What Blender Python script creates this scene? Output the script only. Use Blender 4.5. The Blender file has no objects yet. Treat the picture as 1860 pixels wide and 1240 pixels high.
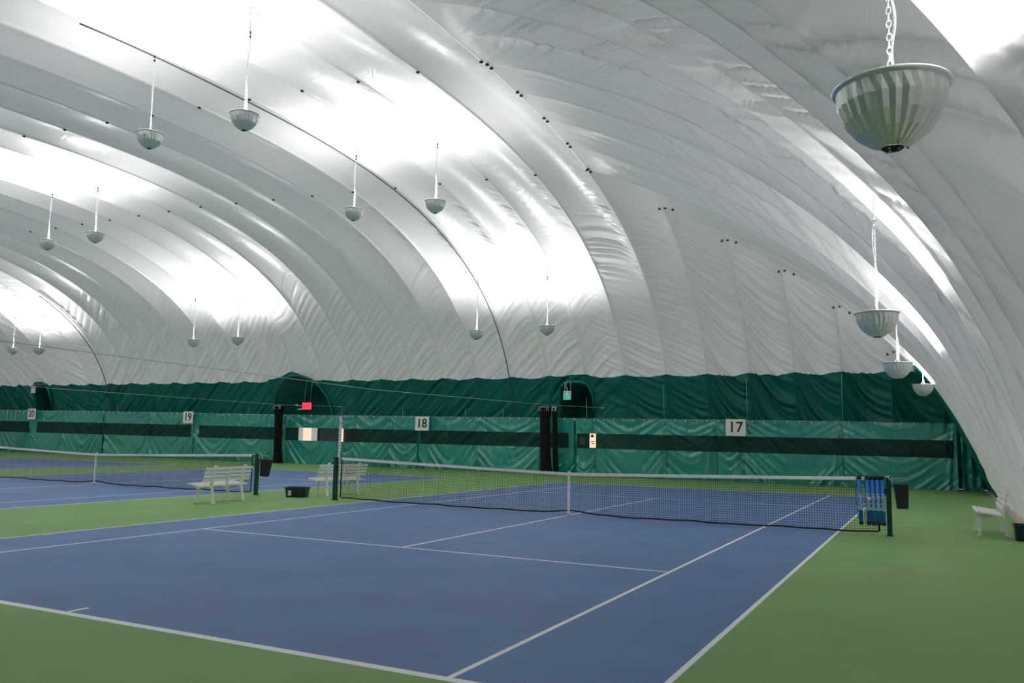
import bpy, math, random
import numpy as np
from mathutils import Vector, Matrix
random.seed(5); np.random.seed(5)
scn = bpy.context.scene
COL = scn.collection

# ------------------------------------------------------------------ camera
cam_d = bpy.data.cameras.new('camera')
cam = bpy.data.objects.new('camera', cam_d)
COL.objects.link(cam)
scn.camera = cam
CX, CY, CZ = 7.1839, -17.0349, 1.6847
YAW, PITCH, ROLL, FPX = -0.469427, 0.112478, 0.019508, 1517.54
fw = np.array([math.sin(YAW)*math.cos(PITCH), math.cos(YAW)*math.cos(PITCH), math.sin(PITCH)])
rt = np.array([math.cos(YAW), -math.sin(YAW), 0.0])
up = np.cross(rt, fw)
r2 = rt*math.cos(ROLL) + up*math.sin(ROLL)
u2 = -rt*math.sin(ROLL) + up*math.cos(ROLL)
cam.matrix_world = Matrix(((r2[0], u2[0], -fw[0], CX), (r2[1], u2[1], -fw[1], CY), (r2[2], u2[2], -fw[2], CZ), (0, 0, 0, 1)))
cam_d.sensor_width = 36.0
cam_d.lens = 36.0*FPX/1860.0
cam_d.clip_start = 0.05
cam_d.clip_end = 300

# ------------------------------------------------------------------ world, exposure, light strength
world = bpy.data.worlds.new('world'); scn.world = world
world.use_nodes = True
world.node_tree.nodes['Background'].inputs[0].default_value = (1, 1, 1, 1)
world.node_tree.nodes['Background'].inputs[1].default_value = 0.42
scn.view_settings.view_transform = 'Standard'
scn.view_settings.look = 'None'
scn.view_settings.gamma = 1
scn.view_settings.use_curve_mapping = False
scn.view_settings.exposure = 1.24
LAMP_W = 345.0          # every uplight bowl
LAMP_COLOR = (1.0, 0.985, 0.965)

# ------------------------------------------------------------------ helpers
def tag(o, label=None, cat=None, group=None, kind=None):
    if label: o['label'] = label
    if cat: o['category'] = cat
    if group: o['group'] = group
    if kind: o['kind'] = kind
    return o

def mat(name, color=(0.8, 0.8, 0.8), rough=0.5, metal=0.0, spec=0.5, bump=None, var=None, coat=0.0, emit=None):
    m = bpy.data.materials.new(name); m.use_nodes = True
    nt = m.node_tree; b = nt.nodes['Principled BSDF']
    b.inputs['Base Color'].default_value = (*color, 1)
    b.inputs['Roughness'].default_value = rough
    b.inputs['Metallic'].default_value = metal
    b.inputs['Specular IOR Level'].default_value = spec
    b.inputs['Coat Weight'].default_value = coat; b.inputs['Coat Roughness'].default_value = .22
    if emit:
        b.inputs['Emission Color'].default_value = (*emit[0], 1); b.inputs['Emission Strength'].default_value = emit[1]
    tc = nt.nodes.new('ShaderNodeTexCoord')
    if bump:   # (scale, strength, distance)
        n = nt.nodes.new('ShaderNodeTexNoise'); n.inputs['Scale'].default_value = bump[0]; n.inputs['Detail'].default_value = 4
        bp = nt.nodes.new('ShaderNodeBump'); bp.inputs['Strength'].default_value = bump[1]; bp.inputs['Distance'].default_value = bump[2]
        nt.links.new(tc.outputs['Object'], n.inputs['Vector']); nt.links.new(n.outputs['Fac'], bp.inputs['Height'])
        nt.links.new(bp.outputs['Normal'], b.inputs['Normal'])
    if var:    # (scale, amount)
        n = nt.nodes.new('ShaderNodeTexNoise'); n.inputs['Scale'].default_value = var[0]; n.inputs['Detail'].default_value = 5
        mr = nt.nodes.new('ShaderNodeMapRange'); mr.inputs['To Min'].default_value = 1-var[1]; mr.inputs['To Max'].default_value = 1+var[1]
        mx = nt.nodes.new('ShaderNodeMix'); mx.data_type = 'RGBA'; mx.blend_type = 'MULTIPLY'; mx.inputs['Factor'].default_value = 1
        mx.inputs[6].default_value = (*color, 1)
        mr.inputs['From Min'].default_value = 0.3; mr.inputs['From Max'].default_value = 0.7
        nt.links.new(tc.outputs['Object'], n.inputs['Vector']); nt.links.new(n.outputs['Fac'], mr.inputs['Value'])
        nt.links.new(mr.outputs[0], mx.inputs[7]); nt.links.new(mx.outputs[2], b.inputs['Base Color'])
    return m

M = {}
M['vinyl'] = mat('white_vinyl', (0.765, 0.762, 0.758), 0.33, spec=0.55)
M['skirt'] = mat('green_vinyl', (0.0025, 0.155, 0.130), 0.42, spec=0.35, bump=(3, .25, .03))
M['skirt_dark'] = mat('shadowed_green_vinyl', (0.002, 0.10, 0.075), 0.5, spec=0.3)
M['curtain'] = mat('green_curtain_vinyl', (0.003, 0.300, 0.255), 0.28, spec=0.9, coat=0.9, bump=(8, .45, .03))
M['green'] = mat('green_acrylic', (0.225, 0.400, 0.135), 0.62, spec=0.3, bump=(160, .25, .004), var=(0.7, .07))
M['blue'] = mat('blue_acrylic', (0.130, 0.222, 0.450), 0.60, spec=0.3, bump=(160, .25, .004), var=(0.8, .08))
M['line'] = mat('white_line_paint', (0.95, 0.95, 0.95), 0.6)
M['sand'] = mat('bare_concrete_edge', (0.50, 0.45, 0.40), 0.9, bump=(40, .4, .01), var=(6, .15))
M['tape'] = mat('white_net_tape', (0.92, 0.89, 0.85), 0.7, var=(9, .08))
M['cord'] = mat('black_net_cord', (0.006, 0.007, 0.008), 0.8)
M['band'] = mat('black_net_band', (0.008, 0.010, 0.012), 0.7)
M['postgreen'] = mat('dark_green_post_paint', (0.003, 0.055, 0.043), 0.4)
M['black'] = mat('black_plastic', (0.012, 0.014, 0.018), 0.5)
M['navy'] = mat('navy_plastic', (0.012, 0.020, 0.040), 0.4)
M['bench'] = mat('white_bench_plastic', (0.95, 0.93, 0.90), 0.5, var=(12, .04))
M['white'] = mat('white_plastic', (0.8, 0.8, 0.8), 0.45)
M['label'] = mat('off_white_label', (0.72, 0.66, 0.62), 0.6)
M['steel'] = mat('galvanised_steel', (0.55, 0.56, 0.58), 0.35, metal=1.0)
M['chain'] = mat('light_steel_chain', (0.80, 0.80, 0.82), 0.35, metal=0.3)
M['rope'] = mat('pale_rope', (0.42, 0.52, 0.50), 0.7)
M['rope_dark'] = mat('dark_seam_rope', (0.05, 0.07, 0.06), 0.7)
M['reflector'] = mat('pressed_aluminium_reflector', (0.78, 0.79, 0.78), 0.28, metal=0.5)
M['rim'] = mat('bright_rim', (0.80, 0.82, 0.86), 0.25, metal=0.6)
M['lampblack'] = mat('black_vent', (0.01, 0.01, 0.01), 0.6)
M['bulb'] = mat('lit_bulb_glass', (1, 1, 1), 0.2, emit=((1, 0.98, 0.95), 6.0))
M['sign'] = mat('white_sign_board', (0.93, 0.92, 0.89), 0.6)
M['ink'] = mat('black_sign_ink', (0.02, 0.022, 0.022), 0.6)
M['tubeblue'] = mat('blue_tube_plastic', (0.005, 0.190, 0.66), 0.35)
M['tubetext'] = mat('pale_blue_print', (0.50, 0.68, 0.88), 0.5)
M['netblack'] = mat('black_divider_netting', (0.004, 0.005, 0.006), 0.9)
M['peg'] = mat('green_peg', (0.01, 0.22, 0.16), 0.5)
M['exitred'] = mat('red_exit_face', (0.75, 0.02, 0.05), 0.4, emit=((1.0, 0.03, 0.08), 0.75))
M['exitgreen'] = mat('green_exit_face', (0.005, 0.30, 0.22), 0.4, emit=((0.0, 0.45, 0.33), 0.35))
M['ball'] = mat('tennis_ball_felt', (0.75, 0.62, 0.62), 0.9)
M['poster'] = mat('tan_paper', (0.75, 0.50, 0.36), 0.7)
M['grey'] = mat('grey_box_paint', (0.30, 0.32, 0.30), 0.5)
M['warmglow'] = mat('glowing_pane_and_paper', (0.85, 0.55, 0.38), 0.5, emit=((1.0, 0.68, 0.50), 1.1))
M['doorcool'] = mat('dim_pane', (0.5, 0.5, 0.45), 0.5, emit=((0.9, 0.95, 0.9), 0.35))
M['doordark'] = mat('dark_door_frame', (0.03, 0.035, 0.035), 0.5)

def bump_setup_vinyl():
    nt = M['vinyl'].node_tree; b = nt.nodes['Principled BSDF']
    tc = nt.nodes.new('ShaderNodeTexCoord')
    mp = nt.nodes.new('ShaderNodeMapping'); mp.inputs['Scale'].default_value = (1.0, 1.0, 1.0)
    n = nt.nodes.new('ShaderNodeTexNoise'); n.inputs['Scale'].default_value = 1.7; n.inputs['Detail'].default_value = 3
    n.inputs['Distortion'].default_value = 1.2
    bp = nt.nodes.new('ShaderNodeBump'); bp.inputs['Strength'].default_value = 0.5; bp.inputs['Distance'].default_value = 0.03
    nt.links.new(tc.outputs['Object'], mp.inputs[0]); nt.links.new(mp.outputs[0], n.inputs['Vector'])
    nt.links.new(n.outputs['Fac'], bp.inputs['Height']); nt.links.new(bp.outputs['Normal'], b.inputs['Normal'])
bump_setup_vinyl()
def membrane(m, fac):      # thin coated fabric that lets some daylight through
    nt = m.node_tree; b = nt.nodes['Principled BSDF']
    tr = nt.nodes.new('ShaderNodeBsdfTranslucent'); tr.inputs['Color'].default_value = (.9, .91, .92, 1)
    mx = nt.nodes.new('ShaderNodeMixShader'); mx.inputs[0].default_value = fac
    nt.links.new(b.outputs[0], mx.inputs[1]); nt.links.new(tr.outputs[0], mx.inputs[2]); nt.links.new(mx.outputs[0], nt.nodes['Material Output'].inputs[0])
membrane(M['vinyl'], 0.16)

def mesh_window_material():
    m = bpy.data.materials.new('dark_see_through_mesh'); m.use_nodes = True
    nt = m.node_tree; b = nt.nodes['Principled BSDF']
    b.inputs['Base Color'].default_value = (0.010, 0.038, 0.036, 1); b.inputs['Roughness'].default_value = 0.45
    b.inputs['Specular IOR Level'].default_value = 0.35
    tr = nt.nodes.new('ShaderNodeBsdfTransparent'); mx = nt.nodes.new('ShaderNodeMixShader'); mx.inputs[0].default_value = 0.42
    out = nt.nodes['Material Output']
    nt.links.new(b.outputs[0], mx.inputs[1]); nt.links.new(tr.outputs[0], mx.inputs[2]); nt.links.new(mx.outputs[0], out.inputs[0])
    return m
M['meshwin'] = mesh_window_material()

class MB:
    """collects simple solids into one mesh"""
    def __init__(s): s.v = []; s.f = []; s.m = []; s.sm = []
    def add(s, vs, fs, mi=0, smooth=False):
        o = len(s.v); s.v += [tuple(map(float, p)) for p in vs]
        for f in fs: s.f.append([i+o for i in f]); s.m.append(mi); s.sm.append(smooth)
    def box(s, c, d, rz=0, mi=0, taper=1.0, mat4=None):
        x, y, z = [q/2 for q in d]
        vs = []
        for k in (-1, 1):
            t = 1.0 if k == 1 else taper
            for (i, j) in ((-1, -1), (1, -1), (1, 1), (-1, 1)): vs.append(Vector((i*x*t, j*y*t, k*z)))
        R = Matrix.Rotation(rz, 4, 'Z')
        vs = [R @ p + Vector(c) for p in vs]
        if mat4 is not None: vs = [mat4 @ p for p in vs]
        s.add(vs, [(3, 2, 1, 0), (4, 5, 6, 7), (0, 1, 5, 4), (1, 2, 6, 5), (2, 3, 7, 6), (3, 0, 4, 7)], mi)
    def tube(s, pts, r, n=8, mi=0, closed=False, caps=True):
        pts = [Vector(p) for p in pts]; N = len(pts)
        rr = r if isinstance(r, (list, tuple)) else [r]*N
        vs = []; ref = None
        for i, p in enumerate(pts):
            a = pts[(i-1) % N] if (closed or i > 0) else p
            b = pts[(i+1) % N] if (closed or i < N-1) else p
            t = (b-a).normalized()
            if ref is None: ref = Vector((0, 0, 1)) if abs(t.z) < .9 else Vector((1, 0, 0))
            u = t.cross(ref).normalized(); w = u.cross(t).normalized(); ref = w
            for k in range(n):
                an = 2*math.pi*k/n; vs.append(p + (u*math.cos(an)+w*math.sin(an))*rr[i])
        fs = []
        for i in range(N if closed else N-1):
            for k in range(n):
                a = i*n+k; b = i*n+(k+1) % n; c = ((i+1) % N)*n+(k+1) % n; d = ((i+1) % N)*n+k
                fs.append((a, b, c, d))
        if caps and not closed: fs += [tuple(range(n))[::-1], tuple((N-1)*n+k for k in range(n))]
        s.add(vs, fs, mi, True)
    def lathe(s, prof, n=24, c=(0, 0, 0), mi=0, fr=None, smooth=True, capb=False, capt=False):
        vs = []
        for j, (r, z) in enumerate(prof):
            for k in range(n):
                q = r if fr is None else fr(j, k, r)
                an = 2*math.pi*k/n
                vs.append((c[0]+q*math.cos(an), c[1]+q*math.sin(an), c[2]+z))
        fs = []
        for j in range(len(prof)-1):
            for k in range(n): fs.append((j*n+k, j*n+(k+1) % n, (j+1)*n+(k+1) % n, (j+1)*n+k))
        if capb: fs.append(tuple(range(n))[::-1])
        if capt: fs.append(tuple((len(prof)-1)*n+k for k in range(n)))
        s.add(vs, fs, mi, smooth)
    def prism(s, poly, y0, y1, mi=0):
        """polygon in xz extruded along y"""
        n = len(poly)
        vs = [(x, y0, z) for x, z in poly]+[(x, y1, z) for x, z in poly]
        fs = [tuple(range(n)), tuple(range(n, 2*n))[::-1]]+[(i, i+n, (i+1) % n+n, (i+1) % n) for i in range(n)]
        s.add(vs, fs, mi)
    def build(s, name, mats, parent=None, loc=None):
        me = bpy.data.meshes.new(name); me.from_pydata(s.v, [], s.f)
        if not isinstance(mats, (list, tuple)): mats = [mats]
        for m in mats: me.materials.append(m)
        me.polygons.foreach_set('material_index', s.m); me.polygons.foreach_set('use_smooth', s.sm); me.update()
        o = bpy.data.objects.new(name, me); COL.objects.link(o)
        if parent: o.parent = parent
        if loc: o.location = loc
        return o

def grid_obj(name, P, mats, parent=None, uv=None, keep=None, mi=None, flip=False):
    """P: (rows, cols, 3) array -> smooth quad grid"""
    R, C_, _ = P.shape
    idx = np.arange(R*C_).reshape(R, C_)
    q = np.stack([idx[:-1, :-1], idx[:-1, 1:], idx[1:, 1:], idx[1:, :-1]], -1).reshape(-1, 4)
    if flip: q = q[:, ::-1]
    mm = None if mi is None else np.asarray(mi).reshape(-1)
    if keep is not None:
        q = q[keep.reshape(-1)]
        if mm is not None: mm = mm[keep.reshape(-1)]
    q = np.ascontiguousarray(q)
    me = bpy.data.meshes.new(name)
    me.vertices.add(R*C_); me.vertices.foreach_set('co', P.reshape(-1).astype(np.float32))
    me.loops.add(q.size); me.loops.foreach_set('vertex_index', q.reshape(-1).astype(np.int32))
    me.polygons.add(len(q))
    me.polygons.foreach_set('loop_start', np.arange(0, q.size, 4, dtype=np.int32))
    me.update(calc_edges=True)
    if not isinstance(mats, (list, tuple)): mats = [mats]
    for m in mats: me.materials.append(m)
    if mm is not None: me.polygons.foreach_set('material_index', mm.astype(np.int32))
    me.polygons.foreach_set('use_smooth', np.ones(len(q), bool))
    me.validate(); me.update()
    o = bpy.data.objects.new(name, me); COL.objects.link(o)
    if parent: o.parent = parent
    return o

def empty(name, loc, rz=0, label=None, cat=None, group=None):
    o = bpy.data.objects.new(name, None); COL.objects.link(o)
    o.empty_display_size = 0.1; o.location = loc; o.rotation_euler = (0, 0, rz)
    return tag(o, label, cat, group)

def copy_tree(o, parent=None):
    c = o.copy(); COL.objects.link(c); c.parent = parent
    for ch in list(o.children): copy_tree(ch, c)
    return c

_font_cache = {}
def text_mesh(txt, size, depth=0.002, shear=0.0, bold=0.0):
    key = (txt, size, depth, shear, bold)
    if key in _font_cache: return _font_cache[key]
    cu = bpy.data.curves.new('lettering', 'FONT'); cu.body = txt; cu.size = size; cu.extrude = depth
    cu.align_x = 'CENTER'; cu.align_y = 'CENTER'; cu.shear = shear; cu.offset = bold
    ob = bpy.data.objects.new('lettering', cu); COL.objects.link(ob)
    bpy.context.view_layer.update()
    dg = bpy.context.evaluated_depsgraph_get()
    me = bpy.data.meshes.new_from_object(ob.evaluated_get(dg))
    bpy.data.objects.remove(ob); bpy.data.curves.remove(cu)
    _font_cache[key] = me
    return me

def text_obj(name, txt, size, material, parent, loc, rot, **kw):
    me = text_mesh(txt, size, **kw).copy()
    me.materials.clear(); me.materials.append(material)
    o = bpy.data.objects.new(name, me); COL.objects.link(o)
    o.parent = parent; o.location = loc; o.rotation_euler = rot
    return o

# value noise
def vnoise(x, seed=0):
    x = np.asarray(x, float); i = np.floor(x); f = x-i; f = f*f*(3-2*f)
    def h(n):
        s = np.sin((n+seed*57.31)*127.1+seed*311.7)*43758.5453
        return s-np.floor(s)
    return (h(i)*(1-f)+h(i+1)*f)*2-1
def vnoise2(x, y, seed=0):
    x = np.asarray(x, float); y = np.asarray(y, float)
    i = np.floor(x); j = np.floor(y); f = x-i; g = y-j; f = f*f*(3-2*f); g = g*g*(3-2*g)
    def h(a, b):
        s = np.sin(a*127.1+b*311.7+seed*74.7)*43758.5453
        return s-np.floor(s)
    return ((h(i, j)*(1-f)+h(i+1, j)*f)*(1-g)+(h(i, j+1)*(1-f)+h(i+1, j+1)*f)*g)*2-1
def ridge(x, seed):
    return 1.0-2.0*np.abs(vnoise(x, seed))**0.75
def sstep(a, b, x):
    t = np.clip((x-a)/(b-a), 0, 1); return t*t*(3-2*t)

# ------------------------------------------------------------------ the dome shape
A_, B_, N_ = 19.3, 11.6, 2.55           # half width, height, superellipse power of the long barrel
X0, Y1, XB = -3.3, 9.09, 8.9            # last full arch, shoulder of the mitre, foot of the end wall
XM = -23.25                             # mirror plane of the whole hall
TX = np.array([-3.3, -1.58, .14, 1.26, 2.35, 3.2, 4.1, 4.8, 5.6, 6.4, 7.0, 7.45, 7.8, 8.2, 8.6, 8.9])
TE = np.array([1, .934, .856, .803, .745, .696, .63, .575, .505, .42, .36, .30, .235, .15, .06, 0.])
def S(Y): return B_*np.maximum(1-(np.abs(Y)/A_)**N_, 0)**(1/N_)
def Sinv(z): return A_*np.maximum(1-(np.clip(z, 0, B_)/B_)**N_, 0)**(1/N_)
# smooth the end profile a little: dense table by averaging linear interpolation
_xs = np.linspace(X0, XB, 600); _es = np.interp(_xs, TX, TE)
for _ in range(3):
    k = np.ones(41)/41; pad = np.concatenate([2*_es[0]-_es[40:0:-1], _es, -_es[-2:-42:-1]]); _es = np.convolve(pad, k, 'same')[40:-40]
_es = (_es-_es[-1])/(_es[0]-_es[-1])
def smooth_profile(tx, te):
    v = np.interp(_xs, tx, te)
    for _ in range(3):
        k = np.ones(41)/41; pad = np.concatenate([2*v[0]-v[40:0:-1], v, -v[-2:-42:-1]]); v = np.convolve(pad, k, 'same')[40:-40]
    return (v-v[-1])/(v[0]-v[-1])
CXT = np.array([-3.3, -1.9, -.6, .4, 1.5, 2.4, 2.8, 3.5, 4.3, 5.2, 5.8, 6.5, 7.1, 7.5, 7.9, 8.2, 8.55, 8.9])
CET = np.array([11.6, 11.3, 10.75, 10.3, 9.75, 9.2, 8.9, 8.4, 7.8, 6.95, 6.3, 5.5, 4.75, 4.05, 3.25, 2.5, 1.4, 0])/11.6
_cs = smooth_profile(CXT, CET)
def e_of(X): return np.interp(X, _xs, _es)
def e_mid(X): return np.interp(X, _xs, _cs)
def e2(X, Y):            # the end wall is fuller in its middle than along the mitres
    ym = Sinv(ZM*e_of(X)); lo = np.where(Y > 0, 0.0, ym-7.5); t = np.clip((np.abs(Y)-lo)/np.maximum(ym-lo, .1), 0, 1); t = np.where(Y > 0, 1-(1-t)**2, t*t*(3-2*t))
    return e_mid(X)+(e_of(X)-e_mid(X))*t
def e_inv(e): return np.interp(e, _es[::-1], _xs[::-1])
ZM = float(S(Y1))
BAYX = 1.8; BAYS = 1.9
def ksx(X):                               # seam coordinate along the barrel
    Xr = np.where(X < XM, 2*XM-X, X)
    k = np.where(Xr > X0, (Xr-X0)/BAYX, (Xr-X0)/BAYS)
    return k
def kend(Y):                              # seam coordinate across the end wall
    a = np.abs(Y)
    xm = e_inv(np.clip(S(a)/ZM, 0, 1))
    return np.where(a > Y1, (xm-X0)/BAYX, (a-Y1)/1.83)

def bulge(f): return 4*f*(1-f)
def skirt_top(X):
    k = ksx(X); f = k-np.floor(k)
    z = 4.50-0.17*bulge(f)
    z = z+0.50*np.exp(-((X+24.6)/1.1)**2)+0.12*np.exp(-((X+7.8)/0.9)**2)
    return z

FR = np.array([0, .008, .02, .04, .07, .11, .16, .22, .29, .36, .43, .5, .57, .64, .71, .78, .84, .89, .93, .96, .98, .992])
FRD = np.array(sorted(set(np.round(np.concatenate([FR, np.linspace(.02, .98, 62)]), 3))))
FRF = np.array(sorted(set(np.round(np.concatenate([FR, np.linspace(.03, .97, 27)]), 3))))
def cols(k0, k1, fr):
    out = []
    for k in range(int(math.floor(k0)), int(math.ceil(k1))):
        out += [k+f for f in fr]
    out = [q for q in out if k0 <= q <= k1]
    if out[-1] < k1-1e-6: out.append(k1)
    return np.array(out)

def side_points(Xc, rows, phi0, phi1, sgn=1, fold=1.0, power=1.0):
    """Xc (C,), phi0/phi1 (C,) -> P (rows, C, 3) of the long wall between two angles of the superellipse"""
    Xr = np.where(Xc < XM, 2*XM-Xc, Xc)
    w = (np.linspace(0, 1, rows)**power)[:, None]
    ph = phi0[None]+(phi1-phi0)[None]*w
    c, s = np.cos(ph), np.sin(ph)
    c = np.maximum(c, 0)
    Y = A_*c**(2/N_); Z = B_*s**(2/N_)
    # outward normal of the superellipse
    ny = (np.abs(Y)/A_)**(N_-1)/A_; nz = (np.abs(Z)/B_)**(N_-1)/B_
    ln = np.sqrt(ny*ny+nz*nz); ny, nz = ny/ln, nz/ln
    K = ksx(Xc)[None]*np.ones_like(ph); F = K-np.floor(K); KI = np.floor(K)
    amp = 0.05+0.29*sstep(0.5, 6.5, Z)
    d = amp*bulge(F)
    # swagged folds of the cloth
    sl = np.where(Xr > -2.0, 1, 0)[None]*np.ones_like(ph)
    arc = np.hypot(np.diff(Y, axis=0), np.diff(Z, axis=0)).cumsum(0); arc = np.vstack([np.zeros((1, arc.shape[1])), arc])
    base_h = np.interp(Z[0], [0, 4.5], [0, 4.6])[None]
    s_ = arc+base_h
    Fx = F if True else 1-F
    Fm = np.where(Xc[None] < XM, 1-Fx, Fx)
    q1 = s_+2.1*(1-(1-Fm)**2.3)                       # right hand bays: steep at left, level at right
    q2 = s_-2.3*Fm+0.7*Fm*Fm                          # barrel bays: slanted strokes
    q3 = s_+0.9*(1-(1-Fm)**1.8)
    sd = KI*3.17
    wob = 0.06*vnoise2(K*2.3, s_/0.9, 6)
    q1 = q1+wob; q2 = q2+wob; q3 = q3+wob
    n1 = 0.6*ridge(q1/0.30+sd, 3)+0.4*vnoise(q1/0.13+sd*1.7, 5)
    n2 = 0.6*ridge(q2/0.30+sd, 7)+0.4*vnoise(q2/0.14+sd, 9)
    n3 = 0.6*ridge(q3/0.28+sd, 11)+0.4*vnoise(q3/0.13+sd, 13)
    win = np.clip(bulge(F), 0, 1)**0.7
    wRight = sstep(-3.2, 0.2, Xr)[None]
    wMid = (sstep(-7.5, -4.5, Xr))[None]*(1-wRight)
    patch = 0.70+0.30*vnoise2(K*1.3, s_/1.6, 21)
    a1 = 0.230*(0.75+0.25*patch)
    lo = (1-sstep(8.5, 12.0, s_))
    a2 = 0.17*patch*lo
    a3 = 0.15*patch*(1-sstep(10.5, 14.5, s_))
    wr = wRight*n1*a1+(1-wRight-wMid)*n2*a2+wMid*n3*a3
    # small puckers beside the seams higher up
    qp = s_+0.55*Fm
    pk = vnoise(qp/0.11+sd, 31)*np.exp(-((Fm-0.80)/0.13)**2)*0.085*sstep(8, 10, s_)*(0.4+0.6*vnoise2(K*.5, s_/2.2, 8))
    wr = wr*win+pk*(1-wRight)
    d = d+fold*wr-0.035*np.exp(-(np.minimum(F, 1-F)/0.010)**2)*sstep(.2, 2, Z)
    P = np.stack([np.broadcast_to(Xc[None], Y.shape), sgn*(Y+ny*d), Z+nz*d], -1)
    return P, d, ny, nz

def phi_of_z(z): return np.arcsin(np.clip((np.clip(z, 0, B_)/B_)**(N_/2), 0, 1))

def phimax(Xc):
    Xr = np.where(Xc < XM, 2*XM-Xc, Xc)
    return np.where(Xr > X0, phi_of_z(ZM*e_of(Xr)), math.pi/2)

def blend_mitre(P, Xc, d, ny, nz, sgn, width=1.2):
    """near the mitre push along the averaged normal so that both cloths meet"""
    Xr = np.where(Xc < XM, 2*XM-Xc, Xc)
    end = (Xr > X0+0.01)
    if not end.any(): return P
    zz = ZM*e_of(Xr)
    base = P.copy(); base[..., 1] -= sgn*ny*d; base[..., 2] -= nz*d
    dist = np.abs(base[..., 2]-zz[None])
    w = (1-sstep(0, width, dist))*end[None]
    # end wall normal there
    de = (e_of(Xr+.02)-e_of(Xr-.02))/.04*ZM
    ex = -de; ez = np.ones_like(de); l = np.hypot(ex, ez); ex, ez = ex/l, ez/l
    ax = ex[None]*.5; ay = ny*.5; az = (nz+ez[None])*.5
    sx = np.where(Xc < XM, -1, 1)[None]
    dm = 0.29*bulge((lambda k: k-np.floor(k))(ksx(Xc)))[None]*sstep(0.3, 5, np.maximum(zz, 0))[None]+0.0*d
    tgt = base+np.stack([ax*dm*sx, sgn*ay*dm, az*dm], -1)
    P = P*(1-w[..., None])+tgt*w[..., None]
    return P

def xcols(fr, fr2=None):
    kb = (XM-X0)/BAYS
    kmax = (XB-X0)/BAYX
    if fr2 is not None:
        k = np.concatenate([cols(-3, 0, fr2), cols(0, kmax-1e-4, fr2)]); Xd = np.where(k > 0, X0+k*BAYX, X0+k*BAYS)
        X = xcols(fr); return np.unique(np.round(np.concatenate([X[X < X0-3*BAYS], Xd]), 5))
    k = np.concatenate([cols(math.floor(kb), 0, fr), cols(0, kmax-1e-4, fr)])
    k = np.unique(np.round(k, 5)); k = k[k >= kb]
    X = np.where(k > 0, X0+k*BAYX, X0+k*BAYS)
    X = np.concatenate([X, 2*XM-X[::-1]]); X = np.unique(np.round(X, 5))
    return np.sort(X)

# arched openings in the far skirt: (x centre, half width, z top)
OPEN = [(-7.68, 0.86, 4.22, 0), (-24.1, 2.15, 4.75, 1), (-46.3, 0.85, 4.62, 0)]
def arch_outline(cx, hw, zt, kind, n=28):
    pts = []
    for i in range(n+1):
        t = math.pi*i/n
        if kind == 0: x = math.copysign(abs(math.cos(t))**0.6, math.cos(t))*hw; z = 2.9+(zt-2.9)*abs(math.sin(t))**0.55
        else: x = math.cos(t)*hw; z = 2.2+(zt-2.2)*abs(math.sin(t))**0.85
        pts.append((cx+x, z))
    return pts
def in_arch(x, z):
    m = np.zeros(x.shape, bool)
    for cx, hw, zt, kind in OPEN:
        u = np.clip(np.abs((x-cx)/hw), 0, 1)
        if kind == 0: top = 2.9+(zt-2.9)*np.maximum(1-u**(2/0.6), 0)**(0.55/2)
        else: top = 2.2+(zt-2.2)*np.maximum(1-u**2, 0)**(0.85/2)
        m |= (np.abs(x-cx) < hw) & (z < top)
    return m

def far_patch(Xc, tagend, sgn):
    pm = np.full_like(Xc, math.pi/2) if not tagend else phi_of_z(ZM*e_of(np.where(Xc < XM, 2*XM-Xc, Xc)))
    pb = np.minimum(phi_of_z(skirt_top(Xc)), pm)
    return pm, pb
for sgn in (1, -1):
    Xall = xcols(FRF, FRD) if sgn == 1 else xcols(FR[::2])
    XL = 2*XM-X0
    xl = Xall[np.searchsorted(Xall, XL-1e-4):np.searchsorted(Xall, X0+1e-4)]
    parts = [(xl, False), (np.concatenate([[X0], Xall[Xall > X0+1e-3]]), True), (np.concatenate([Xall[Xall < XL-1e-3], [XL]]), True)]
    for Xc, isend in parts:
        pm, pb = far_patch(Xc, isend, sgn)
        rows = 70 if sgn == 1 else 16
        P, d, ny, nz = side_points(Xc, rows, np.full_like(Xc, 0.0)+1e-4, pb, sgn, power=1.6)
        P = blend_mitre(P, Xc, d, ny, nz, sgn)
        if sgn == 1:
            zc = (P[:-1, :-1, 2]+P[1:, 1:, 2])/2; xc_ = (P[:-1, :-1, 0]+P[1:, 1:, 0])/2
            keep = ~in_arch(xc_, zc)
            grid_obj('wall_far', P, M['skirt'], keep=keep, flip=False)['kind'] = 'structure'
        else:
            grid_obj('wall_near', P, M['skirt'], flip=True)['kind'] = 'structure'
        use = pm > pb+1e-3
        i0, i1 = int(np.argmax(use)), len(use)-int(np.argmax(use[::-1]))
        i0 = max(i0-1, 0); i1 = min(i1+1, len(use))
        Xu = Xc[i0:i1]
        rows = 560 if sgn == 1 else 130
        P, d, ny, nz = side_points(Xu, rows, pb[i0:i1], np.maximum(pm[i0:i1], pb[i0:i1]), sgn, power=1.30 if sgn == 1 else 1)
        P = blend_mitre(P, Xu, d, ny, nz, sgn)
        grid_obj('ceiling', P, M['vinyl'], flip=(sgn < 0))['kind'] = 'structure'

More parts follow.
